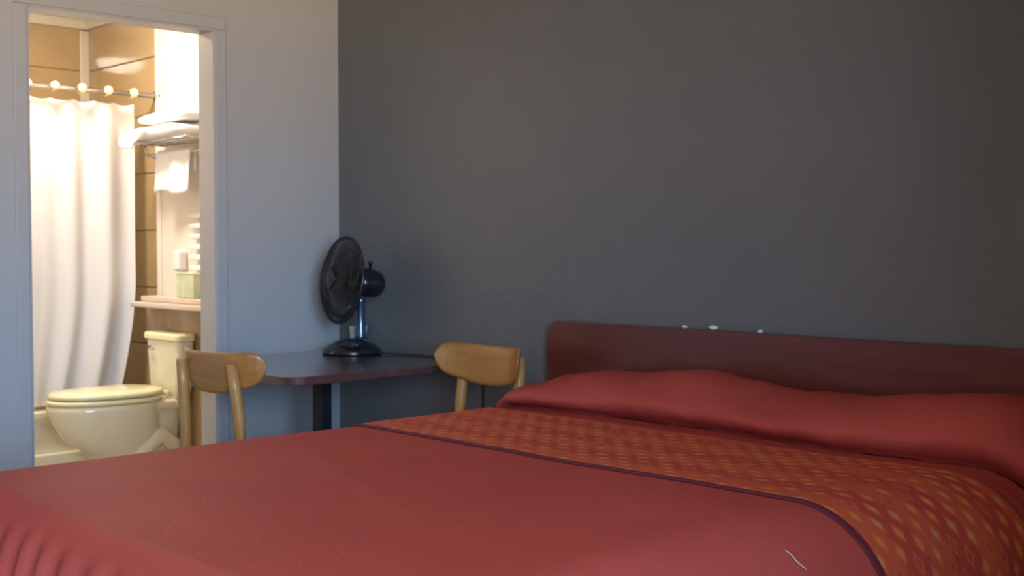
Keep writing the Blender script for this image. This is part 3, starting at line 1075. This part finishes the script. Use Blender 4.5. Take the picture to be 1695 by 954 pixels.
def make_chair(name, label, loc, rz):
    t = thing(name, label, 'chair', loc, rz, 'birch cafe chairs at the dark table')
    # rear legs, one piece up to the backrest
    for s in (-1, 1):
        o = obj('rear_leg', leg_mesh([(s * 0.185, -0.225, 0.0), (s * 0.170, -0.190, 0.25), (s * 0.156, -0.186, 0.45), (s * 0.150, -0.193, 0.62), (s * 0.145, -0.203, 0.72), (s * 0.141, -0.215, 0.805)],
                                     [0.014, 0.018, 0.0205, 0.0205, 0.0195, 0.0165]), M['birch_leg'], t, smooth=True)
        o = obj('front_leg', leg_mesh([(s * 0.185, 0.205, 0.0), (s * 0.172, 0.185, 0.28), (s * 0.165, 0.178, 0.428)], [0.012, 0.016, 0.019]), M['birch_leg'], t, smooth=True)
        obj('side_rail', B(min(s * 0.152, s * 0.172), max(s * 0.152, s * 0.172), -0.165, 0.165, 0.385, 0.427), M['birch_leg'], t, bevel=0.003)
    obj('front_rail', B(-0.15, 0.15, 0.168, 0.188, 0.385, 0.427), M['birch_leg'], t, bevel=0.003)
    obj('rear_rail', B(-0.15, 0.15, -0.188, -0.168, 0.385, 0.427), M['birch_leg'], t, bevel=0.003)
    # seat: shallow dished plywood with rounded outline
    bm = bmesh.new()

    def so(k, z, dish=0.0):
        r = []
        for i in range(44):
            a = 2 * PI * i / 44
            c, s_ = math.cos(a), math.sin(a)
            x = 0.205 * k * math.copysign(abs(c) ** 0.55, c)
            y = 0.008 + 0.200 * k * math.copysign(abs(s_) ** 0.55, s_)
            r.append(Vector((x * (1 + 0.08 * (y / 0.2)), y, z + dish)))
        return r
    rings(bm, [so(0.4, 0.428), so(0.97, 0.430), so(1.0, 0.438), so(0.98, 0.447), so(0.8, 0.446), so(0.4, 0.440), so(0.1, 0.439)])
    obj('seat', bm, M['birch'], t, smooth=True)
    # backrest: bent plywood panel, concave to the sitter, rounded ends
    bm = bmesh.new()
    NX, NZ = 40, 12
    front, back = [], []
    W = 0.213
    for i in range(NX + 1):
        # denser sampling at the rounded ends
        ss = -math.cos(PI * i / NX)
        x = W * ss
        a = abs(ss)
        end = math.sqrt(max(0.0, 1 - max(0, (a - 0.82) / 0.18) ** 2)) if a > 0.82 else 1.0
        zt = 0.838 + 0.006 * a ** 2
        zb = 0.700 + 0.048 * a ** 2.2
        zm = 0.800 - 0.0 * a
        top = zm + (zt - zm) * max(0.24, end)
        bot = zm - (zm - zb) * max(0.24, end)
        yy = -0.200 + 0.078 * a ** 3.2
        fr_, bk_ = [], []
        for j in range(NZ + 1):
            v = j / NZ
            z = bot + (top - bot) * v
            lean = -(z - 0.75) * 0.16
            edge = 0.0065 * math.sqrt(max(0.05, 1 - (2 * v - 1) ** 6)) * max(0.35, math.sqrt(max(0, 1 - a ** 12)))
            nx = -0.147 * a ** 1.1 * (1 if ss > 0 else -1) / W * 1.0
            ln = math.hypot(1, nx)
            fr_.append(bm.verts.new((x + nx / ln * edge, yy + lean + edge / ln, z)))
            bk_.append(bm.verts.new((x - nx / ln * edge, yy + lean - edge / ln, z)))
        front.append(fr_)
        back.append(bk_)
    for i in range(NX):
        for j in range(NZ):
            bm.faces.new((front[i][j], front[i + 1][j], front[i + 1][j + 1], front[i][j + 1]))
            bm.faces.new((back[i][j], back[i][j + 1], back[i + 1][j + 1], back[i + 1][j]))
        bm.faces.new((front[i][0], back[i][0], back[i + 1][0], front[i + 1][0]))
        bm.faces.new((front[i][NZ], front[i + 1][NZ], back[i + 1][NZ], back[i][NZ]))
    for i in (0, NX):
        for j in range(NZ):
            q = (front[i][j], back[i][j], back[i][j + 1], front[i][j + 1])
            bm.faces.new(q if i == 0 else q[::-1])
    obj('backrest', bm, M['birch'], t, smooth=True)
    return t


make_chair('dining_chair', 'honey birch chair in front of the bathroom doorway, seen from behind', (0.70, -0.84, 0), R(5))
make_chair('dining_chair', 'honey birch chair between the table and headboard, facing out from the dark wall', (1.20, -0.425, 0), R(180))

# thread on the spread
thr = [drape(3.062 + 0.045 * t / 8, -1.205 + 0.012 * t / 8 + 0.002 * math.sin(t), lift=0.004) for t in range(9)]
o = obj('loose_thread', tube(thr, 0.0011, 6), M['thread'], None, smooth=True)
tag(o, 'short pale loose thread lying on the near side of the red bedspread', 'thread')
